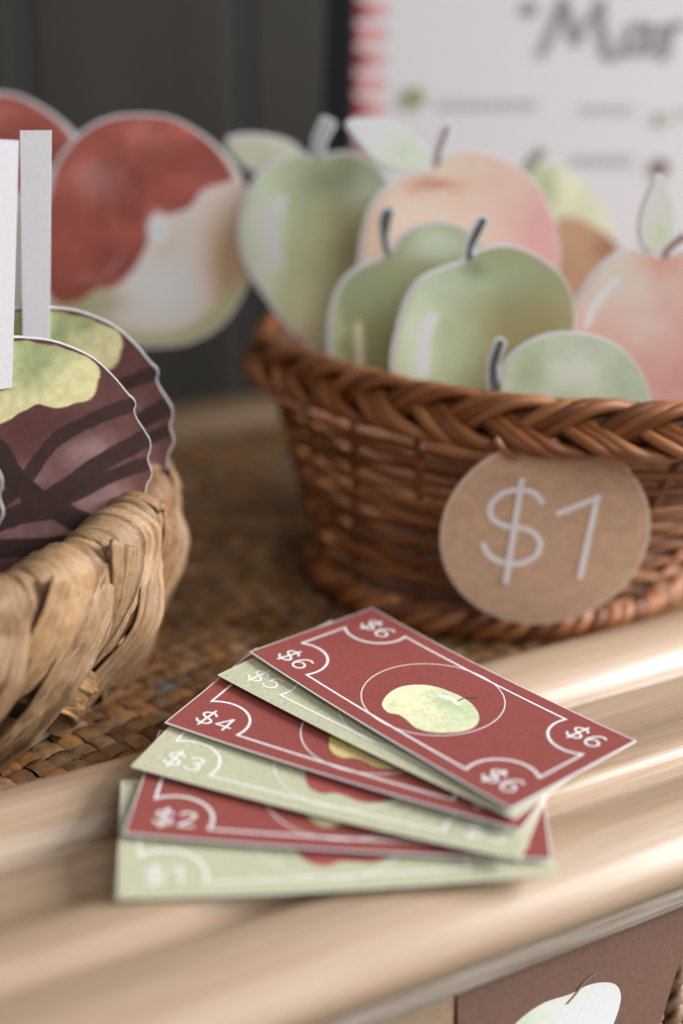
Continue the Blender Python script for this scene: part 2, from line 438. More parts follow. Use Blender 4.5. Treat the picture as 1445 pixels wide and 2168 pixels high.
# ------------------------------------------------------------------ sign board
board = Sheet(1000, 300, .685, 0.0, .04)
def board_pts(name, P, h, mat, parent, org, F=None):
    P = np.asarray(P, float)
    V = board.world(board.loc(P), h)
    return obj(name, V-org, F if F else [tuple(range(len(P)))], mat, parent)
sb = thing('framed_sign', 'white market sign with red scalloped border in a thin black frame behind the baskets', 'sign', tuple(on_y(1100, 850, .685)))
so = np.array(sb.location)
M_sign = mat_paper('sign_paper', alb((184, 181, 182)), .03, .7)
M_frame = mat_paper('black_frame', (.004, .004, .004), .1, .7)
V, F = prism(board.loc([(752, -220), (1900, -220), (1900, 760), (730, 760)]), board, -.004, 0.0); obj('sign_paper', V-so, F, M_sign, sb)
V, F = prism(board.loc([(698, -240), (756, -240), (738, 770), (668, 770)]), board, -.012, .006); obj('frame_side', V-so, F, M_frame, sb)
V, F = prism(board.loc([(757, -240), (1900, -240), (1900, -222), (757, -222)]), board, -.012, .006); obj('frame_top', V-so, F, M_frame, sb)
M_pink = mat_paper('pink_print', alb((188, 132, 128)), .05); M_rd = mat_paper('dark_red_print', alb((128, 48, 50)), .05)
V = np.zeros((0, 2)); F = []; V2 = np.zeros((0, 2)); F2 = []
for i in range(-4, 14):
    cy = 22+52*i; xo = 752-(cy+220)*.0224
    arc = [(xo+8+72*math.cos(t), cy+21*math.sin(t)) for t in np.linspace(-math.pi/2, math.pi/2, 12)]
    F.append(tuple(range(len(V), len(V)+12))); V = np.vstack([V, arc])
    if i % 2 == 0:
        q = [(xo+6, cy-26), (xo+44, cy), (xo+6, cy+26)]; F2.append(tuple(range(len(V2), len(V2)+3))); V2 = np.vstack([V2, q])
    else:
        q = [(xo+6, cy-20), (xo+26, cy), (xo+6, cy+20)]; F2.append(tuple(range(len(V2), len(V2)+3))); V2 = np.vstack([V2, q])
board_pts('scalloped_border', V, .0004, M_pink, sb, so, F); board_pts('border_checks', V2, .0008, M_rd, sb, so, F2)
M_grey = mat_paper('grey_lettering', alb((126, 121, 119)), .05); M_faint = mat_paper('faint_lettering', alb((158, 152, 156)), .03)
def zz(p): return [(600+x/1.71, y/1.71) for x, y in p]
L_ = [(zz([(872,40),(885,18),(905,20),(900,45),(888,50)]), 14), (zz([(935,195),(945,180),(975,110),(1000,40),(1015,5)]), 17), (zz([(1015,5),(1030,60),(1060,150)]), 20),
      (zz([(1060,150),(1100,80),(1150,10)]), 12), (zz([(1150,10),(1150,80),(1165,170),(1185,205),(1215,195)]), 20),
      (zz([(1310,100),(1275,90),(1245,130),(1245,180),(1275,190),(1310,140),(1322,95)]), 16), (zz([(1322,95),(1315,160),(1330,190),(1355,170)]), 15),
      (zz([(1375,100),(1385,150),(1380,205)]), 20), (zz([(1385,140),(1410,95),(1445,90)]), 18)]
V = np.zeros((0, 2)); F = []
for p, w_ in L_:
    v_, f_ = ribbon2d(catmull(p, 30, False), w_); F += [tuple(i+len(V) for i in g) for g in f_]; V = np.vstack([V, v_])
board_pts('sign_lettering', V, .0007, M_grey, sb, so, F)
V = np.zeros((0, 2)); F = []
def dashes(x0, x1, y, h):
    global V, F
    x = x0
    while x < x1:
        l = RS.uniform(10, 30); v_, f_ = ribbon2d([(x, y), (min(x+l, x1), y)], h, False, False); F += [tuple(i+len(V) for i in g) for g in f_]; V = np.vstack([V, v_]); x += l+7
for a_ in ((930, 1140, 222, 18), (1230, 1345, 232, 16), (1210, 1340, 340, 20), (1440, 1600, 240, 18)):
    V = np.zeros((0, 2)); F = []; dashes(*a_); board_pts('small_print', V, .0005, M_faint, sb, so, F)
M_olv = mat_paper('olive_print', alb((128, 130, 88)), .1); M_br = mat_paper('brown_print', alb((88, 48, 42)), .1); M_ol2 = mat_paper('soft_olive_print', alb((150, 152, 128)), .1)
for (cx, cy, r, mt, nm) in ((875, 208, 24, M_olv, 'apple_icon'), (1402, 252, 15, M_ol2, 'apple_icon'), (1395, 356, 18, M_br, 'apple_icon')):
    board_pts(nm, [(cx+r*math.cos(t)*(1+.06*math.cos(2*t)), cy+r*math.sin(t)) for t in np.linspace(0, 2*math.pi, 25)[:-1]], .0009, mt, sb, so)

# ================================================================== HYACINTH BASKET
HC = np.array([-.2015, .457]); HSH = np.array([.003, -.024]); 
def hyacinth_basket():
    root = thing('hyacinth_basket', 'large round basket plaited from thick pale brown leaf strips at the left edge', 'basket', (HC[0], HC[1], 0))
    Rr, Rb, H = .137, .124, .066
    def wall_r(z):
        t = np.clip(z/H, 0, 1); return Rb+(Rr-Rb)*t+.004*np.sin(t*math.pi)
    def ribbon(kind, th0, sgn, width, seed, sweep):
        """kind 'over': down the outside on top; 'under': beneath it; 'wrap': folded over the rim, tapering to a tucked point"""
        nt_, nw = 72, 31
        t = np.linspace(0, 1, nt_); rs = np.random.RandomState(seed)
        pr = np.zeros(nt_); pz = np.zeros(nt_); pth = np.zeros(nt_)
        lift = {'over': .0056, 'under': -.0016, 'wrap': .0066}[kind]
        zlow = {'over': .0015, 'under': .0015, 'wrap': .026+.010*rs.rand()}[kind]
        a1, a2 = .10, (.28 if kind != 'wrap' else .50)
        ph = rs.rand()*6.28; pop = 1 if seed % 2 else .2
        for i, tt in enumerate(t):
            if tt < a1: k = tt/a1; pr[i] = Rr-.010; pz[i] = H-.026+.024*k; pth[i] = th0-sgn*.03*(1-k)
            elif tt < a2:
                k = (tt-a1)/(a2-a1); a = math.pi*(1-k); rr = .0082 if kind == 'wrap' else .0060
                pr[i] = Rr-.004+(rr+.0006)*math.cos(a); pz[i] = H-.002+rr*math.sin(a); pth[i] = th0+sgn*sweep*.10*k
            else:
                k = (tt-a2)/(1-a2); z = (H-.002)*(1-k)+zlow*k; pz[i] = z
                b0 = (Rr-.004+(.0088 if kind == 'wrap' else .0066))
                sm = min(1, max(0, (k-.38)/.3)); sm = sm*sm*(3-2*sm)
                tgt = wall_r(z)+lift+(.0075*sm*pop*(1-k**5) if kind == 'under' else (-.0030*sm if kind == 'over' else 0))+.0016*math.sin(k*9+ph)*(kind != 'wrap')+(.0035*math.sin(math.pi*k) if kind == 'over' else 0) - (.006*k**3 if kind == 'wrap' else 0)
                m_ = min(1, k*4); pr[i] = b0*(1-m_)+tgt*m_
                pth[i] = th0+sgn*sweep*(.10+.90*k**.95)
        u = np.linspace(-1, 1, nw)
        wv_ = width*(1+.10*np.sin(t*7+rs.rand()*6)+.07*np.sin(t*17+rs.rand()*6))
        if kind == 'over': wv_ = wv_*(.78+.34*np.sin(math.pi*np.clip((t-.15)/.9, 0, 1)))
        if kind == 'wrap': wv_ = wv_*np.clip(1.06-np.clip((t-.42)/.58, 0, 1)**1.3, .06, 1)
        P = np.stack([pr*np.cos(pth), pr*np.sin(pth), pz], 1)
        T = np.gradient(P, axis=0); T /= np.linalg.norm(T, axis=1)[:, None]
        rad = np.stack([np.cos(pth), np.sin(pth), 0*pth], 1)
        k = np.clip((t-a1)/(a2-a1), 0, 1); ang = math.pi*(1-k)
        out = rad*np.cos(ang)[:, None]+np.array([0, 0, 1])*np.sin(ang)[:, None]
        B = np.cross(T, out); B /= np.linalg.norm(B, axis=1)[:, None]; out = np.cross(B, T)
        puff = (.0008 if kind == 'wrap' else .0011)+.0008*rs.rand()
        Tt, Uu = np.meshgrid(t, u, indexing='ij'); s1 = rs.randint(1000)
        crumple = .5+1.1*(rs.rand() < .35)
        def rid(n): return 1-np.abs(2*n-1)
        skew = Uu+.25*np.sin(Tt*3+rs.rand()*6)
        fold = (noise2(skew*2.6+7, Tt*3+3, s1, 1)-.5)*.0034*(kind != 'wrap')+rid(noise2(skew*4+7, Tt*1.8+3, s1+1, 1))*.0017-.0009+rid(noise2(skew*10+7, Tt*2.6+3, s1+4, 1))*.0008+(noise2(Uu*5+7, Tt*26+3, s1+2, 1)-.5)*.0009*crumple
        edge = np.sqrt(np.clip(1-Uu**2, 0, 1))
        hgt = puff*edge+fold*np.clip(1.1-Uu**4, .2, 1)
        lat = Uu*(wv_[:, None]/2)+(noise2(Tt*8+5, np.sign(Uu)*3+9, s1+3, 1)-.5)*.0020*np.abs(Uu)
        V = P[:, None]+B[:, None]*lat[..., None]+out[:, None]*hgt[..., None]
        Vb = P[:, None]+B[:, None]*(lat*.94)[..., None]-out[:, None]*(.0009*edge)[..., None]
        base_c = np.array([(.43,.255,.135),(.50,.325,.19),(.35,.20,.105),(.45,.30,.185),(.39,.23,.125)])[rs.randint(5)]*(.88+.28*rs.rand())*np.array([1.06, .97, .84])
        tone = .74+.40*noise2(Uu*1.5+3, Tt*4+4, s1+4, 1)+.20*(noise2(skew*9+3, Tt*2.5+9, s1+5, 1)-.5)
        Cc = base_c[None, None]*tone[..., None]
        fib = noise2(skew*15+3, Tt*2.2+4, s1+6, 1); Cc = Cc*((1-.50*np.clip((fib-.62)*4, 0, 1))*(1+.22*(noise2(skew*26+3, Tt*1.6+4, s1+9, 1)-.5)))[..., None]
        spot = noise2(Uu*14+3, Tt*40+4, s1+8, 1); Cc = Cc*(1-.22*np.clip((spot-.86)*8, 0, 1))[..., None]
        n1 = nt_*nw; F = []
        for i in range(nt_-1):
            for q in range(nw-1):
                a = i*nw+q; F.append((a, a+1, a+nw+1, a+nw)); F.append((n1+a, n1+a+nw, n1+a+nw+1, n1+a+1))
        for i in range(nt_-1):
            a = i*nw; F.append((a, a+nw, n1+a+nw, n1+a)); a = i*nw+nw-1; F.append((a, n1+a, n1+a+nw, a+nw))
        UV = np.stack([Tt*8+rs.rand()*40, Uu*.5+rs.rand()*40], -1).reshape(-1, 2)
        V = np.vstack([V.reshape(-1, 3), Vb.reshape(-1, 3)]); V[:, 2] = np.maximum(V[:, 2], .0006); V[:, :2] += HSH*(V[:, 2:3]/.066)
        return V, F, np.vstack([Cc.reshape(-1, 3)]*2), np.vstack([UV]*2)
    for kind, N, sg, wd, sw in (('under', 22, 1, .020, .44), ('over', 27, -1, .0150, .38), ('wrap', 26, -1, .033, .20)):
        for i in range(N):
            th = (i+.5*(kind == 'over'))*2*math.pi/N+RS.normal(0, .02)
            V, F, C, U = ribbon(kind, th, sg, wd*(1+RS.normal(0, .10)), 100+i*3+N, sw*(1+RS.normal(0, .08)))
            obj('leaf_strip', V, F, M_hyac, root, True, C, U)
    # inner shell, base and hoops
    b_ = Batch(); th = np.linspace(0, 2*math.pi, 97)[:-1]
    V = []; F = []
    for k, (r, z) in enumerate(((.001, .002), (Rb-.006, .002), (Rb-.001, .012), (Rr-.012, H-.004), (Rr-.004, H))):
        V += [(r*math.cos(a)+HSH[0]*z/.066, r*math.sin(a)+HSH[1]*z/.066, z) for a in th]
    for k in range(4):
        for j in range(96): l = (j+1) % 96; F.append((k*96+j, k*96+l, (k+1)*96+l, (k+1)*96+j))
    obj('inner_lining', V, F, M_dark, root, True)
    ring = lambda r, z: np.stack([r*np.cos(th)+HSH[0]*z/.066, r*np.sin(th)+HSH[1]*z/.066, 0*th+z], 1)
    b_.tube(ring(Rr-.004, H-.001), .0055, (.30, .19, .11), 10, True); b_.tube(ring(Rb+.001, .0045), .0026, (.55, .52, .48), 10, True)
    b_.build('frame_hoop', M_hyac, root)
    return root
hyacinth_basket()

# ================================================================== WICKER BASKET
def wicker_basket():
    root = thing('wicker_basket', 'reddish brown wicker basket with braided rim, full of paper fruit', 'basket', (.07, .54, 0))
    o = np.array([.07, .54])
    rim = np.array([(-.027,.545),(-.005,.506),(.020,.478),(.044,.461),(.066,.451),(.089,.446),(.112,.443),(.142,.449),(.172,.472),(.190,.512),(.190,.565),(.165,.615),(.115,.645),(.055,.648),(.006,.627),(-.020,.590)])-o
    bc = np.array([.062, .538])-o
    n = 720; R0 = catmull(rim, n, True)
    ang = np.linspace(0, 2*math.pi, n, endpoint=False)
    c0 = R0-bc; aa = np.arctan2(c0[:, 1], c0[:, 0])
    B0 = bc+np.stack([.071*np.cos(aa), .069*np.sin(aa)], 1)
    def ring(t):   # t 0 bottom .. 1 rim
        tt = t**1.15; return B0*(1-tt)+R0*tt
    def normal(P):
        T = np.roll(P, -3, 0)-np.roll(P, 3, 0); T /= np.linalg.norm(T, axis=1)[:, None]; N = np.stack([T[:, 1], -T[:, 0]], 1)
        return N if area2(P) > 0 else -N
    HZ = .086
    cols = [np.array(c) for c in ((.27,.088,.026),(.34,.122,.038),(.19,.058,.018),(.42,.17,.060))]
    ns = 22; par = np.arange(n)/n*ns*math.pi
    b_ = Batch(); rows = 17
    for r in range(rows):
        t = .06+r*(.86/rows); P = ring(t); N = normal(P)
        wv = np.cos(par+(math.pi if r % 2 else 0))*.0014
        z = .006+t*(HZ-.012)+.0005*np.sin(ang*7+r)
        path = np.c_[P+N*wv[:, None], z]
        b_.tube(path[::2], 0.00158+.00010*RS.randn(), cols[RS.randint(4)]*(.70+.42*RS.rand()), 7, True)
    b_.build('woven_wall', M_cane, root)
    b_ = Batch()
    for s in range(ns):
        i = int(round(s*n/ns)) % n; ts = np.linspace(0, .98, 8)
        path = [np.r_[ring(t)[i], .004+t*(HZ-.010)] for t in ts]
        b_.tube(path, .0017, cols[s % 3]*.8, 7)
    b_.build('stakes', M_cane, root)
    # braided rim: three doubled strands plaited along the rim
    T3 = 8*3; P = ring(1.0); N = normal(P); dense = catmull(np.c_[P, P*0][:, :2], 1440, True); N = normal(dense)
    nb = 9
    s = np.arange(1440)/1440*2*math.pi*nb
    b_ = Batch()
    for k in range(3):
        ph = k*2*math.pi/3
        for d in (-1, 0, 1):
            a = s+ph+d*.43
            lat = .0081*np.sin(a); th_ = .0030*np.sin(2*a)
            ox = .0022+lat*.42+th_*.9+.0030; oz = -lat*.90+th_*.42+.0015
            path = np.c_[dense+N*ox[:, None], HZ+oz]
            b_.tube(path, .00226+.00025*np.sin(s*.37+k*2+d), cols[(k+d) % 4]*(.90+.35*RS.rand()), 8, True)
    b_.build('braided_rim', M_cane, root)
    b_ = Batch(); N2 = normal(P)
    for k in range(2):
        a = ang*30+k*math.pi
        b_.tube(np.c_[P+N2*(-.002+.0018*np.cos(a))[:, None], HZ-.007+.0018*np.sin(a)][::2], .0022, cols[2]*.7, 7, True)
    b_.tube(np.c_[P+N2*.0012, HZ-.0010+P[:, 0]*0][::2], .0046, cols[2]*.6, 8, True)
    b_.tube(np.c_[P-N2*.0020, HZ+.0060+P[:, 0]*0][::2], .0034, cols[2]*.7, 8, True)
    b_.tube(np.c_[P+N2*.0004, HZ+.0030+P[:, 0]*0][::2], .0032, cols[2]*.7, 8, True)
    b_.build('rim_core', M_cane, root)
    b_ = Batch(); Pb = ring(0.0); Nb = normal(Pb)
    for k in range(3):
        a = ang*22+k*2*math.pi/3
        b_.tube(np.c_[Pb+Nb*(.0020+.0034*np.cos(a))[:, None], .0062+.0030*np.sin(a)][::2], .0026, cols[(k+1) % 4]*1.05, 7, True)
    b_.build('foot_braid', M_cane, root)
    # base disc, woven look not visible
    V = [(bc[0], bc[1], .004)]+[(p[0], p[1], .004) for p in B0[::12]]; m_ = len(V)-1
    obj('base', V, [(0, 1+i, 1+(i+1) % m_) for i in range(m_)], M_dark, root)
wicker_basket()

# ------------------------------------------------------------------ price tag
tag = Sheet(1153, 1132, .4490, .03, -.13)
TC = np.array([1153, 1132.])
tr = .0355
root = thing('price_tag', 'round kraft brown price tag with white $1 hanging on the wicker basket', 'price tag', tuple(tag.P))
c0 = tag.loc([TC])[0]
circ = np.array([(c0[0]+tr*math.cos(t), c0[1]+tr*math.sin(t)) for t in np.linspace(0, 2*math.pi, 121)[:-1]])
M_tagedge = mat_paper('pale_tag_edge', alb((196, 170, 150)), .04, .6)
M_kraft = mat_paper('kraft_card', alb((174, 140, 112)), .10, .55, 260)
V, F = prism(circ, tag, -.0014, 0.0); obj('tag_disc', V-tag.P, F, M_tagedge, root)
inner = c0+(circ-c0)*.975
V = tag.world(inner, .00015); obj('kraft_face', V-tag.P, [tuple(range(len(V)))], M_kraft, root)
def tag_strokes(name, polys, width):
    Vv, Ff = strokes([tag.loc(p) for p in polys], width)
    obj(name, tag.world(Vv, .0004)-tag.P, Ff, M_glyph, root)
tag_strokes('dollar_symbol', [[(1146,1062),(1128,1042),(1098,1036),(1062,1044),(1038,1068),(1040,1096),(1068,1112),(1100,1116),(1130,1128),(1142,1152),(1130,1178),(1096,1192),(1058,1188),(1032,1172),(1022,1152)]], .0021)
Vv, Ff = strokes([tag.loc([(1103,1016),(1070,1230)])], .0021); obj('dollar_bar', tag.world(Vv, .00055)-tag.P, Ff, M_glyph, root)
tag_strokes('digit_one', [[(1180,1086),(1264,1052)]], .0021)
Vv, Ff = strokes([tag.loc([(1262,1054),(1226,1220)])], .0021); obj('digit_one_stroke', tag.world(Vv, .00055)-tag.P, Ff, M_glyph, root)
b_ = Batch()
for (pl) in ([(1045,925),(1068,950),(1092,968)], [(1150,930),(1180,955),(1207,966)]):
    q = catmull(pl, 8, False); path = tag.world(tag.loc(q), .0016); b_.tube(path-tag.P, np.linspace(.0016, .0008, 8), (.36, .15, .07), 7)
b_.build('cane_hook', M_cane, root)

# ================================================================== PAPER FRUIT (right basket)
GR = 'paper apples standing in the wicker basket'
def flip(pl): return pl
# A: tall green apple at the far left
sA = Sheet(680, 520, .552, -.05, .05)
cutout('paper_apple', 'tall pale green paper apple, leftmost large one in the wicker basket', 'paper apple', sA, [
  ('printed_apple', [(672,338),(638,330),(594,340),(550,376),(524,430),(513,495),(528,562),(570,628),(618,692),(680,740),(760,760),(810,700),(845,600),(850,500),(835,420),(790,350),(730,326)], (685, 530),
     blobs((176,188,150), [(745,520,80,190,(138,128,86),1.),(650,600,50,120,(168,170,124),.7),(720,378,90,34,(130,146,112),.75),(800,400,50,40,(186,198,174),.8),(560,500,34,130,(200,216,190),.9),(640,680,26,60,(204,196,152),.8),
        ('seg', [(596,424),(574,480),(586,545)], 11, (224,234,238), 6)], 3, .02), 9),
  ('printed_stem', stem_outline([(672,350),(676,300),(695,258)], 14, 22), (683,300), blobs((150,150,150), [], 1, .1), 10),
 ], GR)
# P1 pink with leaf
sP = Sheet(970, 430, .531, .04, .04)
cutout('paper_apple', 'large peach pink paper apple with a broad green leaf at the basket back', 'paper apple', sP, [
  ('printed_apple', [(915,358),(870,370),(820,402),(788,450),(770,520),(768,600),(800,680),(880,740),(980,760),(1080,730),(1150,660),(1178,580),(1178,500),(1150,420),(1100,360),(1030,328),(970,322)], (970, 540),
     blobs((212,180,160), [(1140,500,60,150,(200,142,142),.9),(1080,380,90,60,(210,168,150),.6),(925,392,52,14,(172,122,100),.9),(800,480,20,120,(206,166,132),.9),(1000,660,200,90,(205,150,140),.7)], 8, .02), 9),
  ('printed_leaf', [(738,262),(760,300),(790,335),(830,358),(880,358),(912,338),(890,305),(862,280),(822,260),(780,256)], (825, 308),
     blobs((196,206,186), [(800,290,40,30,(212,220,204),.7),(870,330,40,30,(184,198,170),.7)], 5), 10),
  ('printed_stem', stem_outline([(925,392),(926,330),(948,268)], 12, 9), (930,330), blobs((140,116,112), [], 1, .1), 14),
 ], GR)
# leaf of a hidden apple, far left back
sG = Sheet(560, 340, .59, 0, .0)
cutout('paper_apple', 'pale yellowish paper apple hidden behind the tall green one except its leaf', 'paper apple', sG, [
  ('printed_apple', [(620,400),(580,440),(585,540),(620,640),(700,690),(780,640),(800,520),(780,430),(720,400),(670,410)], (690, 530), blobs((176,180,140), [], 4), 7),
  ('printed_leaf', [(484,300),(500,330),(525,352),(560,368),(610,380),(645,372),(640,335),(610,305),(560,292),(515,290)], (565, 335), blobs((182,180,156), [(600,340,40,30,(170,172,140),.5)], 12), 9)], GR)
# B green behind C
sB = Sheet(860, 620, .512, -.04, .05)
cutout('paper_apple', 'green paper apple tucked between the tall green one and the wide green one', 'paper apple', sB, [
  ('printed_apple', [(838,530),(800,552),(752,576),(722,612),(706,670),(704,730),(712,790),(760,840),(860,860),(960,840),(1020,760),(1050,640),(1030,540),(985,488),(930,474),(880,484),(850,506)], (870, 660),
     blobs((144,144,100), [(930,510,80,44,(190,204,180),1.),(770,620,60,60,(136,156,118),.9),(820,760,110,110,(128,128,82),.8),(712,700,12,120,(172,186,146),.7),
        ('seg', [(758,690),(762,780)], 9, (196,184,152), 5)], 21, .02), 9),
  ('printed_stem', stem_outline([(832,572),(816,520),(812,462),(826,446)], 10, 13), (818,510), blobs((86,92,84), [], 1, .1), 10),
 ], GR)
# C wide green front
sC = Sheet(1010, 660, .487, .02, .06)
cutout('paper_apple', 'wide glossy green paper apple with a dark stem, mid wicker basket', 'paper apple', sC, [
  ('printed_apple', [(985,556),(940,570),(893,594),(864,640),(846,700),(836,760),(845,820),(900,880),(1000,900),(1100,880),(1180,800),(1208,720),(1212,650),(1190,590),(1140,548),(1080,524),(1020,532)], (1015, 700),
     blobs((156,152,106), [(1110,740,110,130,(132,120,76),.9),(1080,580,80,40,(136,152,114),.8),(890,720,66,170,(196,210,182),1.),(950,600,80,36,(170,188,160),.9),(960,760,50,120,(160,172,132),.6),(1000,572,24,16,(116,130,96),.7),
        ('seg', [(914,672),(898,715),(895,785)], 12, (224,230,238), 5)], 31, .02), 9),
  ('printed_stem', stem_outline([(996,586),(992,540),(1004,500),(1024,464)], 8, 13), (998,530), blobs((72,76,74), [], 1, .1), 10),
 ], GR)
# D small green lying on its side in front
sD = Sheet(1200, 770, .468, 0, .05)
cutout('paper_apple', 'green paper apple lying on its side low behind the braided rim, stem to the left', 'paper apple', sD, [
  ('printed_apple', [(1064,800),(1078,764),(1110,734),(1160,712),(1220,708),(1280,722),(1330,756),(1362,806),(1372,860),(1330,900),(1220,920),(1110,900),(1062,850)], (1215, 815),
     blobs((178,188,160), [(1220,780,70,40,(200,204,188),.8),(1120,780,30,50,(150,166,126),.7),(1310,800,50,60,(166,178,146),.7)], 41), 8),
  ('printed_stem', stem_outline([(1060,850),(1046,820),(1044,770),(1060,722)], 20, 13), (1047,790), blobs((78,82,80), [], 1, .1), 8),
 ], GR)
# pear + orange apple far back right
sQ = Sheet(1200, 420, .625, .1, .0)
cutout('paper_apple', 'yellow green paper apple with a grey stem, farthest back in the wicker basket', 'paper apple', sQ, [
  ('printed_apple', [(1130,358),(1165,345),(1205,362),(1245,400),(1280,450),(1300,500),(1280,580),(1200,620),(1120,560),(1090,470),(1100,400)], (1190, 470),
     blobs((186,184,158), [(1150,400,24,80,(142,152,110),.8),(1200,470,60,50,(176,178,130),.6)], 51), 3),
  ('printed_stem', stem_outline([(1120,400),(1122,350),(1150,318)], 26, 22), (1125,350), blobs((112,112,100), [], 1, .1), 4)], GR)
sO = Sheet(1250, 520, .60, -.1, .0)
cutout('paper_apple', 'orange paper apple leaning low at the back right of the wicker basket', 'paper apple', sO, [
  ('printed_apple', [(1150,480),(1210,460),(1262,482),(1305,520),(1330,600),(1320,700),(1240,740),(1150,700),(1120,600),(1125,520)], (1230, 590),
     blobs((198,152,114), [(1290,520,30,30,(160,100,70),.6)], 55), 2)], GR)
# P2 pink right with upright leaf
sR = Sheet(1380, 640, .497, .0, .05)
cutout('paper_apple', 'blush pink paper apple with an upright narrow leaf, cut by the right edge', 'paper apple', sR, [
  ('printed_apple', [(1400,548),(1350,530),(1308,540),(1266,574),(1230,630),(1208,690),(1206,750),(1250,830),(1330,880),(1430,900),(1530,870),(1590,780),(1600,680),(1570,590),(1510,540),(1450,532)], (1400, 700),
     blobs((214,172,156), [(1300,600,60,60,(220,188,172),.7),(1400,560,40,22,(196,140,118),.7),(1400,800,120,90,(190,132,122),.7),(1250,740,40,60,(208,152,144),.7),(1360,680,60,60,(216,170,160),.6),(1480,700,60,120,(198,140,132),.5),
        ('seg', [(1302,594),(1262,640),(1240,690)], 6, (232,224,238), 4)], 61), 9),
  ('printed_leaf', [(1394,370),(1373,408),(1357,450),(1353,500),(1370,528),(1396,530),(1416,507),(1423,460),(1415,412)], (1390, 465), blobs((206,214,190), [(1390,500,20,30,(178,190,150),.6)], 66), 7),
  ('printed_stem', stem_outline([(1402,566),(1412,530),(1448,500)], 10, 14), (1415,528), blobs((150,110,104), [], 1, .1), 7)], GR)

# ================================================================== CHOCOLATE + RED APPLES (left basket)
def choc(dx, dy, sc_, seed):
    """colours of the dipped apple; its art is drawn around (60, 950)"""
    def back(x, y): return (x-dx)/sc_+60, (y-dy)/sc_+950
    dark, mid, pale = (50,32,29), (78,43,38), (140,110,108)
    green, lime = (128,138,88), (192,184,130)
    lines = [[(-140,930),(-20,990),(60,1040),(150,1090),(240,1130)], [(-30,1085),(50,1020),(110,940),(170,900),(285,852)], [(-60,1130),(60,1080),(130,1040),(200,990),(320,920)],
             [(60,1062),(150,1050),(230,1010),(325,975)], [(-60,1120),(40,1095),(110,1085)], [(-80,1160),(60,1160),(160,1150),(310,1130)], [(60,1040),(150,1100),(240,1128),(300,1130)], [(-60,1000),(20,1010),(90,1060)],[(0,950),(40,1020),(80,1060)]]
    coat = [(-190,930),(-60,900),(0,896),(50,872),(80,858),(120,862),(170,852),(198,840),(206,810),(212,790),(198,765),(150,742),(100,728),(25,722),(-100,740),(-190,820)]
    def f(Q):
        x, y = back(Q[:, 0], Q[:, 1]); n = len(Q)
        C = np.tile(np.array(mid, float), (n, 1))
        def mix(C, c, k): return C*(1-k[:, None])+np.asarray(c, float)*k[:, None]
        g = lambda cx, cy, rx, ry: np.exp(-(((x-cx)/rx)**2+((y-cy)/ry)**2))
        big = noise2(x, y, seed, .015)
        C = mix(C, pale, np.clip(.95*g(215,1010,70,120)+.75*g(80,1130,130,36)+.8*g(60,1010,60,30)+.6*g(160,950,60,40)+.75*g(230,1080,60,40)+.5*g(-60,1040,80,60), 0, .95))
        C = mix(C, (96,58,56), .5*big)
        C = mix(C, mid, .8*g(120,900,110,35))
        for i, pl in enumerate(lines):
            wd = 15 if i in (1, 3, 4) else 20
            d = seg_dist(x, y, pl)+4*(noise2(x, y, seed+3, .06)-.5); k = np.clip((wd-d)/3+.5, 0, 1); C = mix(C, dark, k*.93)
        d = poly_sd(x, y, coat)+5*(noise2(x, y, seed+7, .05)-.5)
        k = np.clip(.5-d/4, 0, 1)
        Gc = np.tile(np.array(lime, float), (n, 1)); kk = np.clip(1.2*g(45,760,70,62)+.8*g(100,745,80,26)+.9*g(-60,780,90,50), 0, .9)*(.65+.5*noise2(x, y, seed+2, .05)); kk = np.clip(kk*1.1-.12, 0, .9)
        Gc = mix(Gc, green, kk); Gc = mix(Gc, (196,192,146), .6*g(120,780,30,30)*noise2(x, y, seed+11, .04))
        C = C*(1-k[:, None])+Gc*k[:, None]
        C *= (1+.10*(noise2(x, y, seed+1, .07)-.5)+.07*(noise2(x, y, seed+8, .4)-.5))[:, None]
        return alb(np.clip(C, 0, 255))
    out = [(25,716),(60,717),(105,722),(150,736),(198,760),(240,798),(272,836),(283,846),(287,858),(283,868),(290,888),(303,908),(310,920),(317,932),(318,950),(312,968),(316,985),(321,1000),(318,1012),(310,1026),(306,1052),
           (296,1100),(260,1150),(200,1190),(100,1215),(0,1220),(-100,1190),(-170,1120),(-205,1030),(-205,930),(-180,840),(-130,770),(-60,726)]
    out = [((x-60)*sc_+dx, (y-950)*sc_+dy) for x, y in out]
    return out, f
GC = 'chocolate dipped paper apples in the large round basket'
def stick_on(root, sheet, quad, h=.0006):
    V, F = prism(sheet.loc(quad), sheet, h, h+.0011); obj('paper_stick', V-np.array(root.location), F, M_white, root)
o1, f1 = choc(60, 950, 1, 71)
s1 = Sheet(60, 960, .412, .28, .03)
r = cutout('chocolate_apple', 'sharply focused chocolate dipped paper apple with dark drizzle and lime top', 'paper apple', s1, [('printed_apple', o1, (50, 950), f1, 6)], GC, rings=130, segs=330)
stick_on(r, s1, [(-38,293),(40,297),(26,818),(-34,826)])
o2, f2 = choc(112, 882, .98, 77)
s2 = Sheet(110, 880, .447, .12, .03)
r = cutout('chocolate_apple', 'chocolate dipped paper apple standing behind the sharp front one', 'paper apple', s2, [('printed_apple', o2, (105, 882), f2, 7)], GC, rings=90, segs=260)
stick_on(r, s2, [(44,276),(110,276),(106,742),(50,742)])
o3, f3 = choc(-270, 1030, 1.06, 79)
s3 = Sheet(-320, 1040, .368, .05, .03)
r = cutout('chocolate_apple', 'paper apple of which only a scalloped edge shows at the left edge of the photo', 'paper apple', s3, [('printed_apple', o3, (-275, 1030), f3, 9)], GC, rings=40, segs=200)
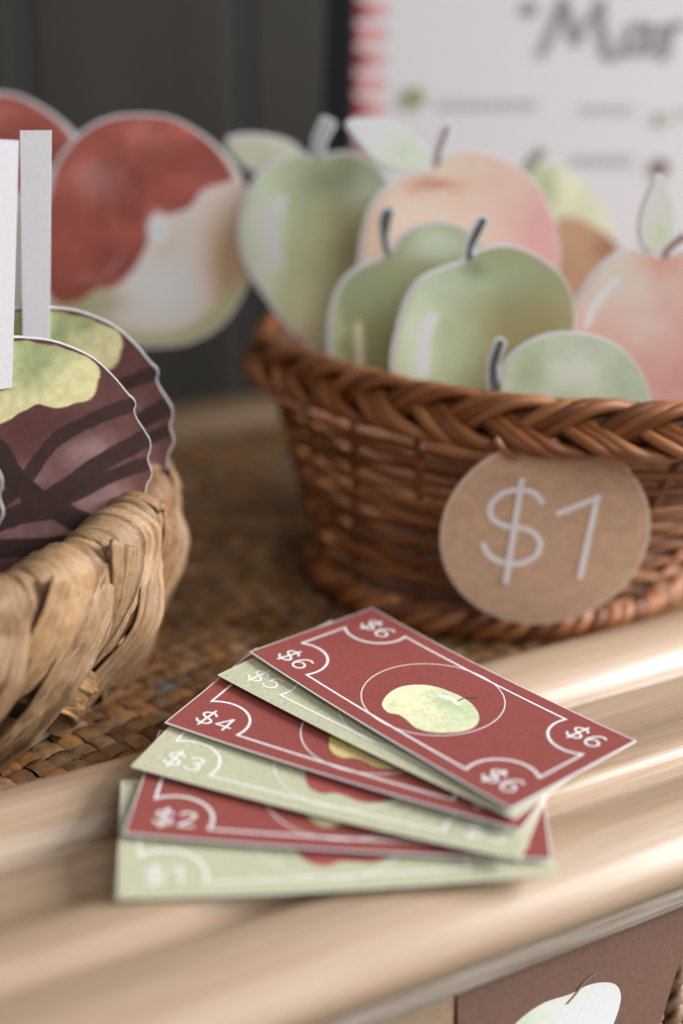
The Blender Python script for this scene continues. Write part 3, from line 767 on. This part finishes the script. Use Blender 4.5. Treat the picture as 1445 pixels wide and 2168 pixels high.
# red glazed apples
def redf(dx, dy, seed):
    red, flesh = (150,72,60), (208,192,186)
    pl = [(60,400),(120,300),(200,240),(330,240),(440,300),(492,372),(470,388),(430,402),(400,440),(358,455),(325,478),(310,520),(290,560),(265,590),(235,610),(205,612),(185,628),(160,640),(120,640),(80,560)]
    def f(Q):
        x, y = Q[:, 0]-dx, Q[:, 1]-dy; n = len(Q); g = lambda cx, cy, rx, ry: np.exp(-(((x-cx)/rx)**2+((y-cy)/ry)**2))
        def mix(C, c, k): return C*(1-k[:, None])+np.asarray(c, float)*k[:, None]
        C = np.tile(np.array(flesh, float), (n, 1))
        C = mix(C, (160,126,88), np.clip(1.3*g(505,560,60,120), 0, .92)); C = mix(C, (190,160,120), .6*g(345,500,30,40)); C = mix(C, (215,205,206), .6*g(350,620,80,50))
        rim = np.hypot((x-325)/215, (y-480)/245); k = np.clip((rim-.86)*8, 0, .9)*(y > 560)*np.clip((y-560)/60, 0, 1); C = mix(C, (164,162,118), k)
        C = mix(C, (158,152,112), np.clip(g(200,640,60,30)*1.1, 0, .8))
        R_ = np.tile(np.array(red, float), (n, 1)); R_ = mix(R_, (182,128,122), .7*g(205,380,55,40)); R_ = mix(R_, (180,104,92), .6*g(310,290,60,40)); R_ = mix(R_, (134,62,60), .6*g(250,540,50,30)+.4*g(420,360,50,30)); R_ = mix(R_, (170,100,96), .8*np.exp(-(seg_dist(x, y, [(170,590),(220,585),(262,540)])/9)**2))
        R_ *= (1+.22*(noise2(x, y, seed, .018)-.5)+.12*(noise2(x, y, seed+1, .05)-.5))[:, None]
        d = poly_sd(x, y, pl); k = np.clip(.5-d/6, 0, 1); C = C*(1-k[:, None])+R_*k[:, None]
        C = mix(C, (232,230,238), np.clip(3.2*g(336,482,17,23), 0, 1))
        return alb(np.clip(C, 0, 255))
    return f
ro = [(110,400),(130,340),(170,290),(225,256),(290,246),(360,252),(420,282),(470,322),(505,368),(523,410),(534,470),(537,530),(526,590),(498,650),(458,694),(400,722),(340,730),(270,728),(200,718),(140,690),(105,630),(95,560),(96,480)]
sr = Sheet(330, 480, .5555, .0, .05)
r = cutout('caramel_apple', 'large round paper apple half coated in red glaze over pale flesh, behind the chocolate ones', 'paper apple', sr, [('printed_apple', ro, (315, 490), redf(0, 0, 81), 7)], 'red glazed paper apples at the back of the round basket', rings=100, segs=260)
stick_on(r, sr, [(112,640),(170,690),(60,960),(5,930)], -.0017)
sr2 = Sheet(-20, 420, .575, .0, .05)
ro2 = [(x-322+0, y-46) for x, y in ro]
r = cutout('caramel_apple', 'red glazed paper apple cut by the left edge of the photo, above the chocolate sticks', 'paper apple', sr2, [('printed_apple', ro2, (-7, 444), redf(-322, -46, 85), 9)], 'red glazed paper apples at the back of the round basket', rings=70, segs=200)
stick_on(r, sr2, [(-150,640),(-100,690),(-160,960),(-215,930)], -.0017)

# ================================================================== PLAY MONEY
BL, BW, TX, TY, Z0, DZ = .1101, .053, .0293, -.0438, .0150, .0019
BILLS = {1: (-.0031,.3257,.1249), 2: (.0003,.3403,-.0559), 3: (.0026,.3523,-.3519), 4: (.0098,.3673,-.4736), 5: (.0210,.3789,-.7144), 6: (.0277,.3841,-.8389)}
BL, BW, TX, TY, Z0 = 0.1092, 0.0517, 0.0264, -0.0376, 0.0128
BILLS = {1: (-0.0031, 0.3233, 0.1237), 2: (0.0002, 0.337, -0.0575), 3: (0.0025, 0.3481, -0.3581), 4: (0.0095, 0.362, -0.4796), 5: (0.0205, 0.3723, -0.7228), 6: (0.027, 0.3765, -0.848)}
NB = np.array([TX, TY, 1.0]); NB /= np.linalg.norm(NB)
def banknote(i):
    x, y, a = BILLS[i]; ca, sa = math.cos(a), math.sin(a)
    redb = i % 2 == 0
    names = {1: 'sage green play banknote marked $1 at the bottom of the fan, nearest the camera', 2: 'red play banknote marked $2, second from the bottom of the fan', 3: 'sage green play banknote marked $3 in the middle of the fan',
             4: 'red play banknote marked $4 in sharp focus between two green ones', 5: 'sage green play banknote marked $5 directly under the top red one', 6: 'red play banknote marked $6 with a green apple, on top of the fan'}
    cz = Z0+DZ*i-TX*x-TY*(y-.35)
    root = thing('play_banknote', names[i], 'play money', (x, y, cz), 'play banknotes fanned out on the table edge')
    rs = np.random.RandomState(40+i); tw = rs.normal(0, .0005)
    def mp(uv, h=0.0):
        uv = np.atleast_2d(uv); u, w_ = uv[:, 0], uv[:, 1]
        dx = u*ca-w_*sa; dy = u*sa+w_*ca
        bow = .0012*(u/(BL/2))**2 - .0002 + tw*(u*w_)/(BL*BW/4)
        return np.stack([dx, dy, -TX*dx-TY*dy+bow+h], 1)
    def grid(u0, u1, w0, w1, h, nu=30, nv=8):
        us = np.linspace(u0, u1, nu); ws = np.linspace(w0, w1, nv)
        G = np.array([(u, w_) for u in us for w_ in ws]); F = [(a*nv+b, (a+1)*nv+b, (a+1)*nv+b+1, a*nv+b+1) for a in range(nu-1) for b in range(nv-1)]
        return mp(G, h), F, nu, nv
    V1, F1, nu, nv = grid(-BL/2, BL/2, -BW/2, BW/2, 0); V0, F0, _, _ = grid(-BL/2, BL/2, -BW/2, BW/2, -.0003)
    n = len(V1); F = F1+[tuple(n+q for q in f)[::-1] for f in F0]
    edge = [a*nv for a in range(nu)]+[(nu-1)*nv+b for b in range(1, nv)]+[a*nv+nv-1 for a in range(nu-2, -1, -1)]+[b for b in range(nv-2, 0, -1)]
    for k in range(len(edge)): p, q = edge[k], edge[(k+1) % len(edge)]; F.append((p, n+p, n+q, q))
    obj('paper_sheet', np.vstack([V1, V0]), F, M_white if redb else M_sage_edge, root, False)
    e = .00035
    V, F, _, _ = grid(-BL/2+e, BL/2-e, -BW/2+e, BW/2-e, .00004); obj('printed_face', V, F, M_red if redb else M_sage, root, True)
    ink = M_ink if redb else M_inkg
    # frame with rounded notches
    mrg = .0052; cu, cw, Rn = BL/2-.0114, BW/2-.0086, .0103
    path = []
    for (su, sw) in ((1, 1), (-1, 1), (-1, -1), (1, -1)):
        C = np.array([su*cu, sw*cw]); dw = (BW/2-mrg)-cw; du = (BL/2-mrg)-cu
        pA = C+np.array([su*du, -sw*math.sqrt(Rn**2-du**2)]); pB = C+np.array([-su*math.sqrt(Rn**2-dw**2), sw*dw])
        aA = math.atan2(*(pA-C)[::-1]); aB = math.atan2(*(pB-C)[::-1])
        mid = math.atan2(-sw, -su)
        def un(a_): 
            while a_-mid > math.pi: a_ -= 2*math.pi
            while a_-mid < -math.pi: a_ += 2*math.pi
            return a_
        arc = [C+Rn*np.array([math.cos(t), math.sin(t)]) for t in np.linspace(un(aA), un(aB), 24)]
        if su*sw < 0: arc = arc[::-1]
        path.append(arc)
    Vv = np.zeros((0, 2)); Ff = []
    def addp(p, w_):
        nonlocal Vv, Ff
        v_, f_ = ribbon2d(p, w_, False, False); Ff += [tuple(q+len(Vv) for q in g) for g in f_]; Vv = np.vstack([Vv, v_])
    lw = .00066
    for k in range(4):
        addp(np.array(path[k]), lw*1.15)
        a_, b_ = path[k][-1], path[(k+1) % 4][0]; d = (b_-a_)/np.linalg.norm(b_-a_); addp(np.array([a_-d*lw*.5+(b_-a_+d*lw)*t for t in np.linspace(0, 1, 20)]), lw)
    # arcs sit a hair higher than the straight lines
    hh = np.full(len(Vv), .00008); k0 = 0
    obj('printed_frame', mp(Vv, hh), Ff, ink, root)
    ring = np.array([(.0212*math.cos(t), .0212*math.sin(t)) for t in np.linspace(0, 2*math.pi, 97)[:-1]])
    v_, f_ = ribbon2d(ring, .00032, True); obj('printed_ring', mp(v_, .00009), f_, ink, root)
    for (su, sw) in ((-1, -1), (-1, 1), (1, 1), (1, -1)):
        v_, f_ = text_strokes('$%d' % i, .0074, .00070)
        hv = .00009+.00002*(np.arange(len(v_))//26 % 3)
        obj('printed_value', mp(v_*np.array([1, .92])+np.array([su*cu+.0006, sw*cw]), hv), f_, ink, root)
    # apple
    P = catmull(APPLE, 120, True); c = P.mean(0); t = np.linspace(0, 1, 31)[1:]
    Q = np.vstack([c[None], (c+(P-c)[None]*t[:, None, None]).reshape(-1, 2)]); nn = 120
    F = [(0, 1+k, 1+(k+1) % nn) for k in range(nn)]+[(1+q*nn+k, 1+(q+1)*nn+k, 1+(q+1)*nn+(k+1) % nn, 1+q*nn+(k+1) % nn) for q in range(29) for k in range(nn)]
    X, Y = (Q[:, 0]-c[0])/.0145, (Q[:, 1]-c[1])/.012
    if redb:
        C = np.array((196,194,152.))[None]*np.ones((len(Q), 1)); gcol = (158,172,132)
        if i == 4: C = np.array((178,158,96.))[None]*np.ones((len(Q), 1)); gcol = (150,140,80)
    else: C = np.array((140,60,56.))[None]*np.ones((len(Q), 1)); gcol = (120,48,48)
    k = np.clip(1.0*np.exp(-((X-.2)/.7)**2-((Y-.55)/.45)**2)+.4*np.exp(-((X-.75)/.3)**2-((Y)/.6)**2), 0, 1)
    C = C*(1-k[:, None])+np.array(gcol)*k[:, None]; C *= (1+.07*(noise2(X*3+9, Y*3+9, i, 1)-.5)+.12*(noise2(X*14+9, Y*14+9, i+5, 1)-.5))[:, None]
    if redb: k = np.exp(-(seg_dist(X, Y, [(-.25,.62),(0,.72),(.22,.66)])/.06)**2); C = C*(1-k[:, None])+np.array((214,222,206))*k[:, None]
    ap = obj('printed_apple', mp(Q, .00012), F, M_print, root, True, alb(C))
    v_, f_ = ribbon2d(catmull(ASTEM, 12, False), np.linspace(.0004, .0009, 12)); obj('apple_stem', mp(v_, .00016), f_, M_stem, ap)
M_sage_edge = mat_paper('sage_card_edge', alb((190, 188, 168)), .05)
def bill6_uv(px):
    x, y, a = BILLS[6]; cz = Z0+DZ*6-TX*x-TY*(y-.35); P0 = np.array([x, y, cz]); out = []
    for p in px:
        d = ray(*p); t = ((P0-CAM)@NB)/(d@NB); Q = CAM+d*t-P0; out.append((Q[0]*math.cos(a)+Q[1]*math.sin(a), -Q[0]*math.sin(a)+Q[1]*math.cos(a)))
    return np.array(out)
APPLE = bill6_uv([(808,1490),(822,1468),(850,1453),(890,1449),(925,1454),(950,1463),(975,1474),(1000,1492),(1013,1515),(1008,1535),(985,1547),(950,1551),(910,1549),(880,1540),(862,1525),(845,1513),(820,1507)])
ASTEM = bill6_uv([(968,1484),(984,1477),(1008,1477)])
for i in range(1, 7): banknote(i)

# ================================================================== BROWN CARD + CANE PANEL under the lip
PR = Sheet(1200, 2100, .33, ROT, 0.0)   # vertical plane along the rail
PR.P = np.r_[ORG+RN*.0885, -.05]; PR.n = np.r_[RN, 0]; PR.u = np.r_[RD, 0]; PR.v = np.array([0, 0, 1.])
M_brown = mat_paper('brown_card', alb((106, 78, 64)), .10, .6, 700)
q = PR.loc([(966,2076),(1475,1895),(1447,2012),(1425,2074),(1396,2168),(1380,2300),(975,2380)])
card = thing('brown_card', 'brown paper card with a pale green apple fixed below the table lip', 'card', tuple(PR.P))
V, F = prism(q, PR, -.0006, 0.0); obj('card_face', V-PR.P, F, M_brown, card)
oc = [(1080,2180),(1105,2152),(1150,2122),(1205,2104),(1240,2086),(1272,2079),(1300,2083),(1312,2104),(1308,2135),(1294,2175),(1270,2250),(1190,2290),(1100,2270),(1070,2220)]
P = catmull(oc, 140, True); V, F, C = star_fill(P, (1195, 2180), 40, PR, .00015, blobs((204,208,188), [(1180,2150,60,30,(212,216,200),.6),(1130,2170,40,40,(176,186,160),.5)], 91, .06)); obj('printed_apple', V-PR.P, F, M_print, card, True, C)
v_, f_ = ribbon2d(PR.loc(catmull([(1264,2056),(1236,2076),(1218,2100),(1199,2122)], 16, False)), .0007); obj('printed_stem', PR.world(v_, .0004)-PR.P, f_, mat_paper('tan_ink', alb((122,94,76)), .1), card)
# carved block at the left of the card, cane panel at its right
bl = Batch()
c0 = PR.loc([(915, 2175)])[0]
blk = box_local('corner_block', 0, 1, -.0905, -.0775, -.12, -.0345, M_wood, table, .0025)
_x = to_local(PR.world(PR.loc([(952, 2120)])))[0][0]; blk.location.x = _x-.07; blk.scale.x = .07
cb = Batch(); p0 = PR.loc([(1452, 2060)])[0]
for k in range(-2, 9):
    for d in (0, 1):
        z = np.linspace(p0[1]+.02, p0[1]-.09, 60); ph = k*1.3+d*math.pi
        x = p0[0]-.008+k*.0085+.0022*np.sin(z*420+ph); h = -.0052+.0022*np.cos(z*420+ph)
        P = np.array([PR.world([(a, b)], c)[0] for a, b, c in zip(x, z, h)])
        cb.tube(to_local(P), .0019, np.array((.34, .21, .13))*(.8+.5*RS.rand()), 7)
cb.build('cane_panel', M_cane, table)
